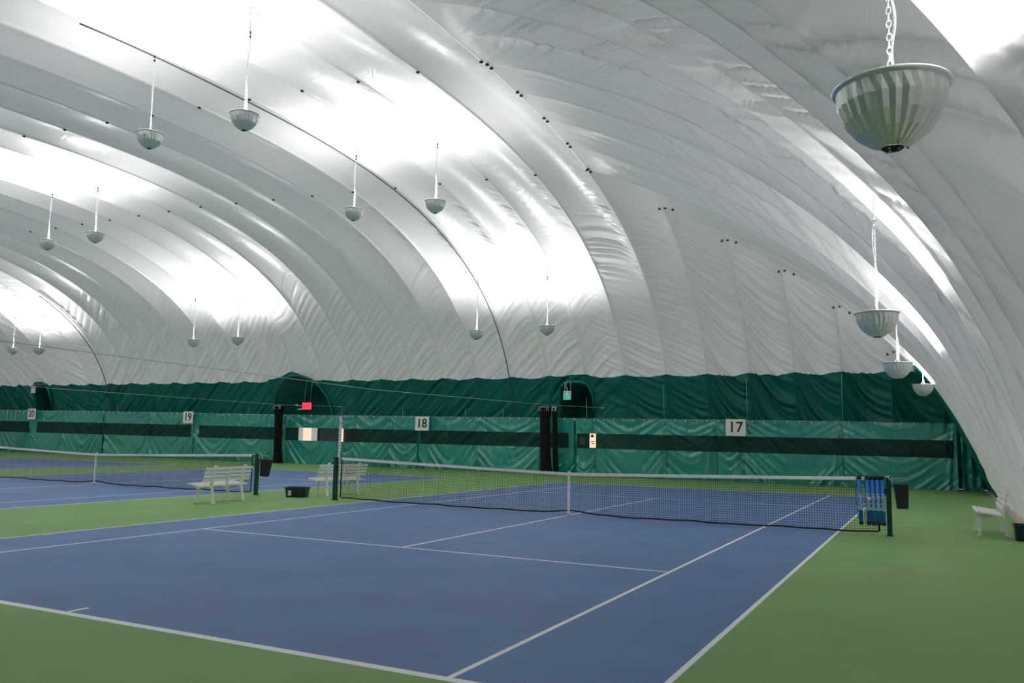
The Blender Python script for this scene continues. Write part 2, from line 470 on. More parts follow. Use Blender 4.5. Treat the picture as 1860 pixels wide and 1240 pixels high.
# end walls
def end_wall(side, fr, rows):
    ks = []
    kY = cols(-math.ceil(Y1/1.83)-1, 0, fr)
    Yl = Y1+kY*1.83; Yl = Yl[Yl >= 0]
    kk = cols(0, (XB-X0)/BAYX-1e-3, fr)
    Yh = Sinv(ZM*e_of(X0+kk*BAYX))
    Yp = np.unique(np.round(np.concatenate([[0.0], Yl, Yh]), 4))
    Yc = np.concatenate([-Yp[::-1][:-1], Yp])
    a = np.abs(Yc)
    K = np.where(Yc >= 0, kend(Yc), 0); 
    # seams run on through the middle: use a continuous coordinate for |Y|<Y1
    K = np.where(a > Y1, kend(a), (a-Y1)/1.83)
    F = K-np.floor(K); KI = np.floor(K)*np.where(Yc < 0, -1, 1)
    Fo = np.where(Yc > 0, 1-F, F)                    # always runs towards the near side
    eTop = np.where(a > Y1, np.clip(S(a)/ZM, 0, 1), 1.0)
    H = np.where(a > Y1, ZM, S(a))
    # arc parameter
    zz = _es*B_; sarc = np.concatenate([[0], np.hypot(np.diff(_xs), np.diff(zz)).cumsum()]); sarc = sarc[-1]-sarc   # 0 at foot
    sTop = np.interp(e_inv(eTop), _xs, sarc)
    w = np.linspace(0, 1, rows)[:, None]
    s = w*sTop[None]
    X = np.interp(s, sarc[::-1], _xs[::-1]); YY = Yc[None]+0*X; e = e2(X, YY)
    Z = H[None]*e
    de = (e2(X+.03, YY)-e2(X-.03, YY))/.06*H[None]
    nx = -de; nz = np.ones_like(de); l = np.hypot(nx, nz); nx, nz = nx/l, nz/l
    FF = np.broadcast_to(F[None], X.shape); FO = np.broadcast_to(Fo[None], X.shape)
    ramp = np.where(a[None] <= Y1, sstep(0.0, 2.6, X-X0), 1.0)
    bayw = np.where(a > Y1, np.clip(np.abs(np.gradient(Yc, K+1e-9*np.arange(len(K)))), .2, 1.9), 1.83)
    amp = (0.05+0.33*sstep(0.3, 4.5, Z))*ramp
    d = amp*bulge(FF)
    sd = KI[None]*4.31
    big = vnoise2(K[None]*0.9+5, s/2.5, 4)
    # swags: steep on the far seam, levelling out on the near one
    q1 = s+1.90*(1-(1-FO)**2.2)+0.04*big
    n1 = 0.8*ridge(q1/0.42+sd, 41)+0.2*vnoise(q1/0.26+sd, 43)
    q2 = s+0.5*FO
    n2 = vnoise(q2/0.16+sd, 47)*np.exp(-((FO-.18)/.2)**2)
    far = sstep(-1.0, 3.0, Yc)[None]; 
    q3 = s+2.6*(1-FO)**2                              # long folds falling from the mitre
    n3 = 0.75*ridge(q3/0.48+sd, 51)+0.25*vnoise(q3/0.25+sd, 53)
    patch = 0.6+0.4*vnoise2(K[None]*1.1, s/1.7, 15)
    wr = (1-far)*(0.36*patch*n1)+far*(0.10*n3*sstep(1.0, 5, X-X0)+0.035*n3)
    wr = wr*np.clip(bulge(FF), 0, 1)**0.6*ramp + 0.014*n2*(1-far)*sstep(0.5, 2.5, X-X0)*ramp*patch
    # slack gathers low on the wall
    g = vnoise2(Yc[None]/0.35+2.0*big, s/1.5, 61)*0.045*(1-sstep(2.2, 3.8, Z))*sstep(0, .5, Z)+ridge(Yc[None]/0.45+1.5*big+s*.25, 63)*0.03*(1-sstep(2.0, 3.6, Z))*sstep(0, .5, Z)
    d = d+wr+g-0.035*np.exp(-(np.minimum(FF, 1-FF)/0.010)**2)*sstep(.3, 2, Z)*ramp
    Yg = np.broadcast_to(Yc[None], X.shape)
    P = np.stack([X+nx*d, Yg, Z+nz*d], -1)
    # meet the long wall at the mitre
    m = (a > Y1)
    dist = np.abs(e-eTop[None])*H[None]
    wgt = (1-sstep(0, 1.2, dist))*m[None]
    zz2 = S(a); ny = (a/A_)**(N_-1)/A_; nz2 = (np.abs(zz2)/B_)**(N_-1)/B_; ln = np.hypot(ny, nz2); ny, nz2 = ny/ln, nz2/ln
    dm = 0.29*bulge(FF)*sstep(0.3, 5, np.maximum(zz2, 0))[None]
    xt = e_inv(eTop); det = (e_of(xt+.02)-e_of(xt-.02))/.04*ZM; ex = -det; ez = np.ones_like(det); l = np.hypot(ex, ez); ex, ez = ex/l, ez/l
    base = np.stack([X, Yg, Z], -1)
    sg = np.sign(Yc)
    tgt = base+np.stack([ex[None]*.5*dm, (sg*ny*.5)[None]*dm, ((nz2+ez)*.5)[None]*dm], -1)
    P = P*(1-wgt[..., None])+tgt*wgt[..., None]
    if side < 0: P[..., 0] = 2*XM-P[..., 0]
    zc = (P[:-1, :-1, 2]+P[1:, 1:, 2])/2; yc = (P[:-1, :-1, 1]+P[1:, 1:, 1])/2
    green = (yc > 14.6) & (zc < 4.42)
    o = grid_obj('wall_right' if side > 0 else 'wall_left', P, [M['vinyl'], M['skirt']], mi=green.astype(int), flip=(side > 0))
    o['kind'] = 'structure'
end_wall(1, FRF, 420)
end_wall(-1, FR[::2], 120)

# ------------------------------------------------------------------ floor with courts painted on it
COURTS = [0.0, -15.42, -30.9, -46.4]
def build_floor():
    xb = {-55.4, 8.72}; yb = {-19.4, 19.4}
    L = []   # (x0,x1,y0,y1,mat)
    for c in COURTS:
        d, s, a, v, h = 5.485, 4.115, 11.885, 6.40, 0.025
        L.append((c-d, c+d, -a, a, 1))
        for sx in (-1, 1):
            L.append((c+sx*d-(.05 if sx > 0 else 0), c+sx*d+(0 if sx > 0 else .05), -a, a, 2))
            L.append((c+sx*s-(.05 if sx > 0 else 0), c+sx*s+(0 if sx > 0 else .05), -a, a, 2))
        for sy in (-1, 1):
            y0, y1 = sorted((sy*a, sy*(a-.09))); L.append((c-d, c+d, y0, y1, 2))
            y0, y1 = sorted((sy*v, sy*(v-.05))); L.append((c-s, c+s, y0, y1, 2))
            y0, y1 = sorted((sy*(a-.09), sy*(a-.30))); L.append((c-h, c+h, y0, y1, 2))
        L.append((c-h, c+h, -v, v, 2))
    for q in L: xb |= {q[0], q[1]}; yb |= {q[2], q[3]}
    xs = np.array(sorted(xb)); ys = np.array(sorted(yb))
    xc = (xs[:-1]+xs[1:])/2; yc = (ys[:-1]+ys[1:])/2
    mi = np.zeros((len(yc), len(xc)), int)
    for x0, x1, y0, y1, m in L:
        sel = ((yc > y0) & (yc < y1))[:, None] & ((xc > x0) & (xc < x1))[None]
        mi[sel] = m
    P = np.zeros((len(ys), len(xs), 3)); P[..., 0] = xs[None]; P[..., 1] = ys[:, None]
    o = grid_obj('floor', P, [M['green'], M['blue'], M['line']], mi=mi)
    o['kind'] = 'structure'
    b = MB(); b.box((8.86, 0, -0.03), (0.28, 38.8, 0.06)); o = b.build('trim_1', M['sand']); o['kind'] = 'structure'
build_floor()

# openings: tunnel behind each arch
for cx, hw, zt, kind in OPEN:
    pts = arch_outline(cx, hw, zt, kind)
    pts = [(pts[0][0], 0.0)]+pts+[(pts[-1][0], 0.0)]
    P = np.zeros((9, len(pts), 3))
    for j in range(9):
        for i, (x, z) in enumerate(pts):
            yb = float(Sinv(z)) if z > 0.1 else 19.25
            P[j, i] = (x, yb-0.05+(21.6-yb)*(j/8)**1.0 if j else yb-0.05, z)
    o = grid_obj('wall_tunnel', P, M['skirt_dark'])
    o['kind'] = 'structure'
    b = MB(); n = len(pts)
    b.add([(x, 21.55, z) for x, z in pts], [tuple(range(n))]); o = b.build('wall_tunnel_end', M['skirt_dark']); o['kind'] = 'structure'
    b = MB(); b.tube([(x, float(Sinv(z))-0.02, z) for x, z in pts[1:-1]], 0.07, 8)
    o = b.build('trim_2', M['skirt']); o['kind'] = 'structure'

# ------------------------------------------------------------------ uplights
def dome_z(x, y):
    xr = 2*XM-x if x < XM else x
    z = S(y)
    if xr > X0: z = min(z, (S(y) if abs(y) < Y1 else ZM)*e2(xr, y))
    return float(z)

def lamp_meshes():
    D = {}
    b = MB(); NS = 52
    prof = [(.318, -.015), (.303, -.110), (.268, -.205), (.205, -.290), (.125, -.350), (.065, -.375)]
    def fr(j, k, r):
        if j in (0, 5): return r
        return r*(1.022, .978)[k % 2]
    b.lathe(prof, NS, fr=fr, smooth=False)
    b.lathe([(r-.006, z+.003) for r, z in prof][::-1], NS, smooth=True)
    D['bowl'] = b
    b = MB(); b.lathe([(.300, -.018), (.318, -.02), (.336, -.012), (.342, .0), (.336, .012), (.322, .014), (.306, .004), (.300, -.018)], 64); D['rim'] = b
    b = MB(); b.lathe([(.065, -.375), (.055, -.385), (.035, -.378), (.02, -.365)], 20, mi=0, capt=True)
    for k in range(3):
        a = 2*math.pi*k/3; b.lathe([(.001, -.012), (.007, -.010), (.007, 0)], 6, c=(.034*math.cos(a), .034*math.sin(a), -.376), mi=1)
    for k in range(4):
        a = 2*math.pi*k/4+.4; b.lathe([(.001, -.014), (.009, -.010), (.009, .004)], 6, c=(.092*math.cos(a), .092*math.sin(a), -.368), mi=1)
    D['vent'] = b
    b = MB(); b.lathe([(.03, -.35), (.03, -.27), (.045, -.25), (.075, -.20), (.08, -.15), (.06, -.10), (.02, -.075), (.0, -.07)], 16, capb=True); D['bulb'] = b
    b = MB(); b.box((0, 0, .012), (.60, .03, .008)); b.tube([(-.07, 0, .012), (-.05, 0, .06), (0, 0, .11), (.05, 0, .06), (.07, 0, .012)], .009, 6); D['bracket'] = b
    return D
LM = lamp_meshes()
def chain_mb(h, seed):
    rnd = random.Random(seed)
    b = MB(); L = .052; n = max(2, int((h-.15)/(L*.78)))
    z0 = .10; step = (h-.12)/n
    for i in range(n):
        z = z0+step*(i+.5); hw, hh = .013, step*.62
        pts = []
        for k in range(8):
            a = 2*math.pi*k/8; px_, pz = hw*math.cos(a), hh*math.sin(a)
            pts.append((px_, 0, z+pz) if i % 2 else (0, px_, z+pz))
        b.tube(pts, .0050, 4, closed=True)
    return b
def cord_mb(h, seed):
    rnd = random.Random(seed); b = MB(); pts = []
    n = 22; ph = rnd.random()*6
    for i in range(n+1):
        t = i/n; z = .02+t*(h-.25)
        amp = (.035*math.sin(t*math.pi)+.006)*min(1, h/2)
        pts.append((.030+amp*math.sin(t*9+ph)*.8-.02*t, amp*math.cos(t*7+ph), z))
    b.tube(pts, .0085, 6)
    # loop at the membrane
    top = pts[-1]; lp = []; big = 1 if h > 1.2 else .35
    for i in range(15):
        a = -math.pi*.6+i/14*math.pi*1.7
        lp.append((top[0]+(.11+.12*math.cos(a+2.2))*big, top[1], top[2]+(.13+.10*math.sin(a+2.2))*big))
    b.tube([top]+lp, .008, 6)
    return b, pts
def make_lamp(x, y, z, label, group, seed, sc=1.0, pw=1.0):
    r = empty('uplight_bowl', (x, y, z), random.Random(seed).uniform(0, 6), label, 'lamp', group)
    h = dome_z(x, y)-z
    h = h+(0.02 if x < 0 else .18)
    r.scale = (sc, sc, sc); h = h/sc
    if 'meshes' not in LM:
        LM['meshes'] = {}
        for nm, mm in (('bowl', M['reflector']), ('rim', M['rim']), ('vent', [M['lampblack'], M['steel']]), ('bulb', M['bulb']), ('bracket', M['steel'])):
            o = LM[nm].build({'bowl': 'reflector_bowl'}.get(nm, nm), mm, r); LM['meshes'][o.name.split('.')[0]] = o.data
    else:
        for nm, me in LM['meshes'].items():
            o = bpy.data.objects.new(nm, me); COL.objects.link(o); o.parent = r
    chain_mb(h, seed).build('chain', M['chain'], r)
    c, pts = cord_mb(h, seed)
    c.build('power_cord', M['white'], r)
    zt = h-.55 if h > 1.2 else h-.22
    if h > .8:
        for dz, hh in ((0, .06), (-.10, .05)):
            b = MB(); b.box((.03, .0, zt+dz), (.035, .035, hh)); b.build('connector', M['black'], r)
    ld = bpy.data.lights.new('uplight', 'SPOT'); ld.energy = LAMP_W*pw; ld.shadow_soft_size = .22; ld.color = LAMP_COLOR
    ld.spot_size = math.radians(168); ld.spot_blend = 1.0
    lo = bpy.data.objects.new('uplight', ld); COL.objects.link(lo); lo.parent = r
    lo.location = (0, 0, -.04); lo.rotation_euler = (math.pi, 0, 0)
    if sc < 1:          # bowl stays upright; its spot is tilted and narrowed to steer the bright patch
        r.rotation_euler = (0, 0, 0)
        lo.rotation_euler = (math.radians(180+30), math.radians(24), 0); ld.spot_size = math.radians(125); ld.spot_blend = .9
    return r

G1 = 'pressed aluminium uplight bowls on chains'
LAMPS = [
 (-10.14, -3.14, 9.02, 'uplight bowl high in the upper left, lower and left of the topmost pair'),
 (-6.98, -3.14, 9.01, 'uplight bowl highest on the left half, right one of the topmost pair'),
 (-9.95, 4.86, 9.10, 'uplight bowl left of the pair hanging near the top centre of the dome'),
 (-6.79, 4.93, 9.04, 'uplight bowl right of the pair hanging near the top centre of the dome'),
 (-24.35, 3.83, 9.1, 'uplight bowl left of the small high pair near the left picture edge'),
 (-21.75, 4.01, 9.2, 'uplight bowl right of the small high pair near the left picture edge'),
 (-27.48, 14.31, 6.37, 'uplight bowl left of the low pair above the wide arched exit'),
 (-24.42, 14.37, 6.39, 'uplight bowl right of the low pair above the wide arched exit'),
 (-10.6, 14.57, 6.21, 'uplight bowl above sign 18 and left of the narrow doorway'),
 (-7.22, 14.59, 6.28, 'uplight bowl straight above the narrow arched doorway'),
 (-43.14, 14.62, 6.44, 'smallest distant uplight bowl, outermost at the left picture edge'),
 (-40.54, 14.57, 6.36, 'small distant uplight bowl, second from the left picture edge'),
 (7.02, -12.05, 3.67, 'largest and nearest uplight bowl in the upper right corner'),
 (6.41, -2.80, 3.72, 'uplight bowl nearest of the three receding along the right end wall'),
 (6.41, 4.95, 3.60, 'uplight bowl in the middle of the three receding along the right end wall'),
 (6.85, 13.96, 3.64, 'uplight bowl farthest of the three, in front of the green corner'),
]
for i, (x, y, z, lab) in enumerate(LAMPS):
    make_lamp(x, y, z, lab, G1, i, .92 if i == 12 else 1.0, .16 if i == 12 else ((.8 if y < 10 else .5) if x > 0 else 1.0))
# rows of the same lamps that hang outside the picture
k = 40
for x, y, z in [(-25.9, -3.1, 9.0), (-22.8, -3.1, 9.0), (-41.4, -3.1, 9.0), (-38.3, -3.1, 9.0), (-41.4, 4.9, 9.0), (-38.3, 4.9, 9.0),
                (-9.9, -13.6, 6.7), (-6.8, -13.6, 6.7), (-25.9, -13.6, 6.7), (-22.8, -13.6, 6.7), (-41.4, -13.6, 6.7), (-38.3, -13.6, 6.7)]:
    k += 1; make_lamp(x, y, z, 'uplight bowl of the rows beyond the picture edge', 'uplight bowls beyond the picture edge', k)

# ------------------------------------------------------------------ clamps and ropes on the membrane
G2 = 'black clamps on the dome seams'
cl0 = None
def clamp(x, y):
    global cl0
    z = dome_z(x, y)
    if cl0 is None:
        b = MB(); b.lathe([(.02, .02), (.02, -.03), (.05, -.035), (.055, -.06), (.035, -.075), (.0, -.078)], 10, capb=True)
        o = b.build('seam_clamp', M['black']); cl0 = o
    else:
        o = cl0.copy(); COL.objects.link(o)
    o.location = (x, y, z+.01)
    tag(o, 'small round black clamp on a white dome seam', 'clamp', G2)
for j in range(12): clamp(X0-BAYS*j, 1.5-0.16*min(j, 9))
for j in range(16): clamp(X0-BAYS*j, 9.1-0.14*min(j, 9))
for yy in (1.77, 3.60, 5.43, 7.26, 9.09):
    clamp(X0+.10, yy-.12); clamp(X0+.10, yy+.12)
for kx in range(1, 6):
    x = X0+kx*BAYX; ym = float(Sinv(ZM*e_of(x)))
    clamp(x-.10, ym+.12); clamp(x+.13, ym+.05); clamp(x+.5, ym-.25)
for kx, lab in ((4, 'dark rope following the dome seam, the long one ending near sign 18'), (19, 'dark rope following the dome seam, far left between signs 19 and 20')):
    x = X0-BAYS*kx; pts = []
    for i in range(60):
        ph = 0.12+i/59*(1.62 if kx == 4 else .75)
        c = math.cos(ph); y = A_*math.copysign(abs(c)**(2/N_), c); z = B_*math.sin(ph)**(2/N_)
        pts.append((x, y*.989, z*.990-.01))
    b = MB(); b.tube(pts, .022 if kx == 4 else .026, 6)
    tag(b.build('seam_rope', M['rope_dark']), lab, 'rope')

# ------------------------------------------------------------------ tennis nets
def make_net(cx, hw, label, detail=True):
    r = empty('tennis_net', (cx, 0, 0), 0, label, 'tennis net')
    def ztop(x): return 0.914+(1.07-0.914)*min(1, abs(x)/hw)**1.15
    def zbot(x):
        u = abs(x)
        return 0.035+0.06*math.exp(-(u/.5)**2)+0.006*math.sin(x*3.1)+.005*math.sin(x*7.3+1)+.03*(u/hw)**3
    w = hw-.19
    xs = [-w+2*w*i/120 for i in range(121)]
    # netting
    b = MB(); g = .0445; n = int(2*w/g); t = .0022
    for i in range(n+1):
        x = -w+2*w*i/n; x2 = x+.012*math.sin(i*.7)
        b.box(((x+x2)/2, 0, (ztop(x)-.03+zbot(x))/2), (2*t, 2*t, ztop(x)-.03-zbot(x)))
    rows = 19
    for j in range(1, rows):
        f = j/rows
        pts = [(x, 0, zbot(x)+(ztop(x)-.05-zbot(x))*f+.004*math.sin(x*9+j)) for x in xs]
        b.tube(pts, t*1.1, 4)
    b.build('netting', M['cord'], r)
    b = MB()
    for s in (-1, 1):
        P = [(x, s*.009, ztop(x)) for x in xs]; Q = [(x, s*.011, ztop(x)-.062) for x in xs]
        n = len(xs); b.add(P+Q, [((i, i+1, n+i+1, n+i) if s < 0 else (i+1, i, n+i, n+i+1)) for i in range(n-1)])
    P = [(x, -.009, ztop(x)) for x in xs]; Q = [(x, .009, ztop(x)) for x in xs]; n = len(xs)
    b.add(P+Q, [(i, i+1, n+i+1, n+i) for i in range(n-1)])
    b.build('headband', M['tape'], r)
    b = MB()
    P = []
    for x in xs: P += [(x, -.004, zbot(x)+.018), (x, -.004, zbot(x)-.012), (x, .004, zbot(x)-.012), (x, .004, zbot(x)+.018)]
    for i in range(len(xs)-1):
        o = 4*i; b.add(P[o:o+8], [(0, 1, 5, 4), (1, 2, 6, 5), (2, 3, 7, 6)])
    for s in (-1, 1): b.box((s*(w+.012), 0, .56), (.034, .012, .98))
    b.build('border_band', M['band'], r)
    b = MB(); b.box((0, 0, .475), (.052, .030, .90)); b.box((0, 0, .935), (.056, .034, .02)); b.box((0, 0, .012), (.07, .05, .024), mi=1)
    b.build('center_strap', [M['tape'], M['steel']], r)
    for s in (-1, 1):
        b = MB(); b.box((s*hw, 0, .535), (.085, .085, 1.07)); b.box((s*hw, 0, 1.075), (.092, .092, .018)); b.box((s*hw, 0, .006), (.13, .13, .012))
        p = b.build('post', M['postgreen'], r)
        b = MB(); b.tube([(s*(hw-.19), 0, 1.05), (s*(hw-.06), 0, 1.075), (s*(hw+.02), 0, 1.085), (s*(hw+.055), 0, 1.06), (s*(hw+.06), 0, .95)], .009, 6)
        b.build('net_cable', M['tape'], r)
        b = MB(); b.box((s*(hw-.06), -.01, .80), (.03, .05, .09)); b.tube([(s*(hw-.06), -.03, .80), (s*(hw-.06), -.10, .80), (s*(hw-.06), -.11, .72)], .009, 6)
        b.build('crank', M['black'], p)
        b = MB()
        for i in range(9): b.tube([(s*(hw-.185), 0, .10+i*.105), (s*(hw-.05), 0, .115+i*.105)], .003, 4)
        b.build('lacing', M['cord'], r)
    return r
NET_HW = 6.37
make_net(0.0, NET_HW, 'tennis net of the front court with blue tubes hung at its right post')
make_net(-15.42, 6.42, 'tennis net of the next court at the left, behind the white bench')

# ------------------------------------------------------------------ ball pickup tubes on the net
tube_pos = [(5.880, 'leftmost, apart from the rest'), (6.008, 'second from the left'), (6.092, 'middle one of five'),
            (6.176, 'fourth from the left'), (6.260, 'rightmost, beside the post')]
for i, (x, lab) in enumerate(tube_pos):
    r = empty('ball_pickup_tube', (x, -.075, .0), 0, 'blue tube with black caps hung on the net, '+lab, 'ball tube', 'blue ball pickup tubes hung on the front net')
    r.rotation_euler = (0, math.radians([-1.5, -.8, -.8, -.8, -.8][i]), 0)
    r.location = (x+.02, -.075, .0)
    b = MB(); b.lathe([(.036, .24), (.036, 1.01)], 20, capb=True, capt=True); b.build('tube_body', M['tubeblue'], r)
    for z0, z1 in ((.185, .25), (1.005, 1.085)):
        b = MB(); b.lathe([(.034, z0), (.040, z0+.012), (.040, z1-.012), (.036, z1)], 20, capb=True, capt=True); b.build('cap', M['black'], r)
    t = text_obj('lettering', 'Babolat', .105, M['tubetext'], r, (0, -.0385, .60), (math.pi/2, -math.pi/2, 0), shear=.25, bold=.0015, depth=.0022)
    b = MB()
    if i == 0: pts = [(-.045, .02, 1.04), (-.07, .03, .85), (-.075, .03, .62), (-.05, .02, .42), (-.038, .0, .28)]
    elif i == 1: pts = [(-.045, .0, 1.04), (-.052, .01, .70), (-.055, .01, .45), (-.075, .01, .34), (-.06, .0, .2)]
    else: pts = [(-.040, .018, 1.04), (-.042, .018, .7), (-.042, .018, .4), (-.040, .018, .22)]
    b.tube(pts, .005, 6); b.build('strap', M['black'], r)
for (x, z, lab) in ((5.950, .545, 'pale ball caught beside the leftmost blue tube, lower one'), (6.050, .665, 'pale ball caught between the second and third blue tubes')):
    b = MB(); b.lathe([(0, -.032)]+[(.032*math.sin(a), -.032*math.cos(a)) for a in [k*math.pi/8 for k in range(1, 8)]]+[(0, .032)], 14)
    o = b.build('tennis_ball', M['ball'], loc=(x, -.175 if x > 6 else -.06, z))
    tag(o, lab, 'ball', 'pale balls at the hung tubes')

# ------------------------------------------------------------------ bins hung on the posts
def make_bin(x, y, z, tilt, label, side=1):
    r = empty('hanging_bin', (x, y, z), 0, label, 'bin')
    r.rotation_euler = (0, tilt, 0)
    b = MB()
    prof = [(.105, 0), (.112, .02), (.135, .42)]
    def ring(w, d, z0, rr=.035, n=4):
        pts = []
        for cx, cy, a0 in ((w-rr, d-rr, 0), (-w+rr, d-rr, 90), (-w+rr, -d+rr, 180), (w-rr, -d+rr, 270)):
            for k in range(n+1):
                a = math.radians(a0+90*k/n); pts.append((cx+rr*math.cos(a), cy+rr*math.sin(a), z0))
        return pts
    rings = [ring(.105, .10, 0), ring(.107, .102, .02), ring(.140, .13, .43), ring(.136, .126, .43), ring(.103, .098, .02)]
    n = len(rings[0]); vs = sum(rings, []); fs = [tuple(range(n))[::-1], tuple(range(4*n, 5*n))]
    for j in range(4): fs += [(j*n+k, j*n+(k+1) % n, (j+1)*n+(k+1) % n, (j+1)*n+k) for k in range(n)]
    b.add(vs, fs, 0, False); b.build('bin_body', M['black'], r)
    b = MB(); b.tube(ring(.144, .134, .43), .010, 6, closed=True); b.build('rim', M['black'], r)
    b = MB(); b.tube([(-.135*side, 0, .42), (-.18*side, 0, .50), (-.24*side, 0, .56)], .011, 6); b.tube([(-.16*side, 0, .535), (.10*side, 0, .545)], .006, 6)
    b.tube([(-.20*side, 0, .56), (-.275*side, .0, .57)], .014, 6)
    b.build('bracket', M['steel'] if side > 0 else M['black'], r)
    r.scale = (.9, .9, 1)
    return r
make_bin(6.60, -.12, .515, math.radians(-2), 'black square bin hung on the right post of the front net')
make_bin(-8.73, .0, .50, math.radians(6), 'dark bin hung on the post of the left net, behind the bench')

# ------------------------------------------------------------------ benches
def make_bench():
    r = empty('park_bench', (0, 0, 0))
    # x: front(+) to back(-); y along the length
    L = 1.50
    for k in range(5):
        b = MB(); x = .235-k*.098; z = .445-.012*k
        b.box((x, 0, z), (.076, L, .030)); b.box((x, 0, z+.016), (.060, L-.01, .006)); b.build('seat_slat', M['bench'], r)
    for k in range(4):
        b = MB(); z = .535+k*.088; x = -.225-.035*k
        b.box((x, 0, z), (.026, L, .062)); b.box((x+.012, 0, z), (.01, L-.01, .048)); b.build('back_slat', M['bench'], r)
    for y in (-.48, .48):
        b = MB()
        poly_back = [(-.285, .0), (-.385, .0), (-.385, .018), (-.335, .03), (-.30, .20), (-.262, .40), (-.29, .56), (-.345, .80), (-.375, .845), (-.35, .87), (-.315, .845), (-.262, .66), (-.205, .47), (-.205, .42), (-.235, .33), (-.265, .18), (-.262, .03), (-.25, .015), (-.25, 0)]
        b.prism(poly_back, y-.028, y+.028); b.build('back_leg', M['bench'], r)
        b = MB()
        poly_front = [(.16, .0), (.28, .0), (.28, .018), (.245, .03), (.222, .20), (.235, .36), (.275, .41), (.275, .43), (-.23, .375), (-.24, .345), (-.05, .355), (.10, .345), (.155, .29), (.178, .16), (.185, .03), (.16, .015)]
        b.prism(poly_front, y-.024, y+.024); b.build('front_leg', M['bench'], r)
    b = MB(); b.prism([(.23, .425), (-.20, .375), (-.225, .43), (-.30, .78), (-.335, .79), (-.265, .43), (-.245, .345), (-.18, .345), (.23, .40)], -.02, .02)
    b.build('middle_brace', M['bench'], r)
    for ch in r.children: ch.scale = (.88, 1.08, 1)
    return r
bench0 = make_bench()
bench_spots = [((-8.06, -2.20), math.radians(180+6), 'white slatted bench seen from behind in front of the left net'),
               ((-7.52, 1.52), math.radians(180-14), 'white slatted bench seen through the front net beside its left post'),
               ((8.03, 1.74), math.radians(180+1), 'white slatted bench seen from its end beside the right wall')]
for i, ((x, y), rz, lab) in enumerate(bench_spots):
    o = bench0 if i == 0 else copy_tree(bench0)
    o.location = (x, y, 0); o.rotation_euler = (0, 0, rz)
    tag(o, lab, 'bench', 'white slatted benches between the courts')

# ------------------------------------------------------------------ tubs on the floor
def make_tub(x, y, rz, w, d, h, label, sticker):
    r = empty('plastic_tub', (x, y, 0), rz, label, 'tub')
    b = MB(); t = .012
    def rect(w, d, z): return [(-w, -d, z), (w, -d, z), (w, d, z), (-w, d, z)]
    rings = [rect(w*.90, d*.90, .004), rect(w, d, h), rect(w-t, d-t, h), rect(w*.90-t, d*.90-t, .015)]
    vs = sum(rings, []); fs = [(3, 2, 1, 0), (12, 13, 14, 15)]
    for j in range(3): fs += [(j*4+k, j*4+(k+1) % 4, (j+1)*4+(k+1) % 4, (j+1)*4+k) for k in range(4)]
    b.add(vs, fs)
    for k in range(-3, 4): b.box((k*w*.26, -d*.965, h*.5), (.012, .012, h*.8))
    b.build('tub_body', M['navy'], r)
    b = MB(); b.tube([(-w-.012, -d-.012, h), (w+.012, -d-.012, h), (w+.012, d+.012, h), (-w-.012, d+.012, h)], .014, 6, closed=True); b.build('rim', M['navy'], r)
    if sticker:
        b = MB(); b.box((-w*.55, -d*1.0-.012, h*.45), (.085, .003, .13)); s = b.build('sticker', M['label'], r); s['label'] = 'off white paper sticker'
make_tub(-7.69, .13, math.radians(24), .275, .17, .245, 'dark navy plastic tub with a pale sticker on the green floor left of the net', True)
make_tub(8.53, .75, math.radians(0), .15, .22, .27, 'black plastic tub at the right picture edge next to the bench', False)

# ------------------------------------------------------------------ score post
r = empty('score_post', (-6.37, .10, 0), 0, 'slim white post with white and green score pegs beside the left net post', 'score post')
b = MB(); b.tube([(0, 0, 0), (0, 0, 1.25)], .022, 10); b.build('pole', M['white'], r)
b = MB(); b.box((0, 0, 1.64), (.05, .03, .84)); b.box((0, 0, 2.075), (.07, .05, .03)); b.build('board', M['white'], r)
for i in range(13):
    z = 1.26+i*.062
    b = MB(); b.lathe([(.0, -.022), (.02, -.014), (.024, 0), (.02, .014), (0, .022)], 10, c=(.045, -.01, z)); b.build('peg', M['white'], r)
for i in range(11):
    z = 1.28+i*.064
    b = MB(); b.lathe([(.0, -.022), (.02, -.014), (.024, 0), (.02, .014), (0, .022)], 10, c=(-.045, .01, z)); o = b.build('peg', M['peg'], r); o['label'] = 'green score peg'

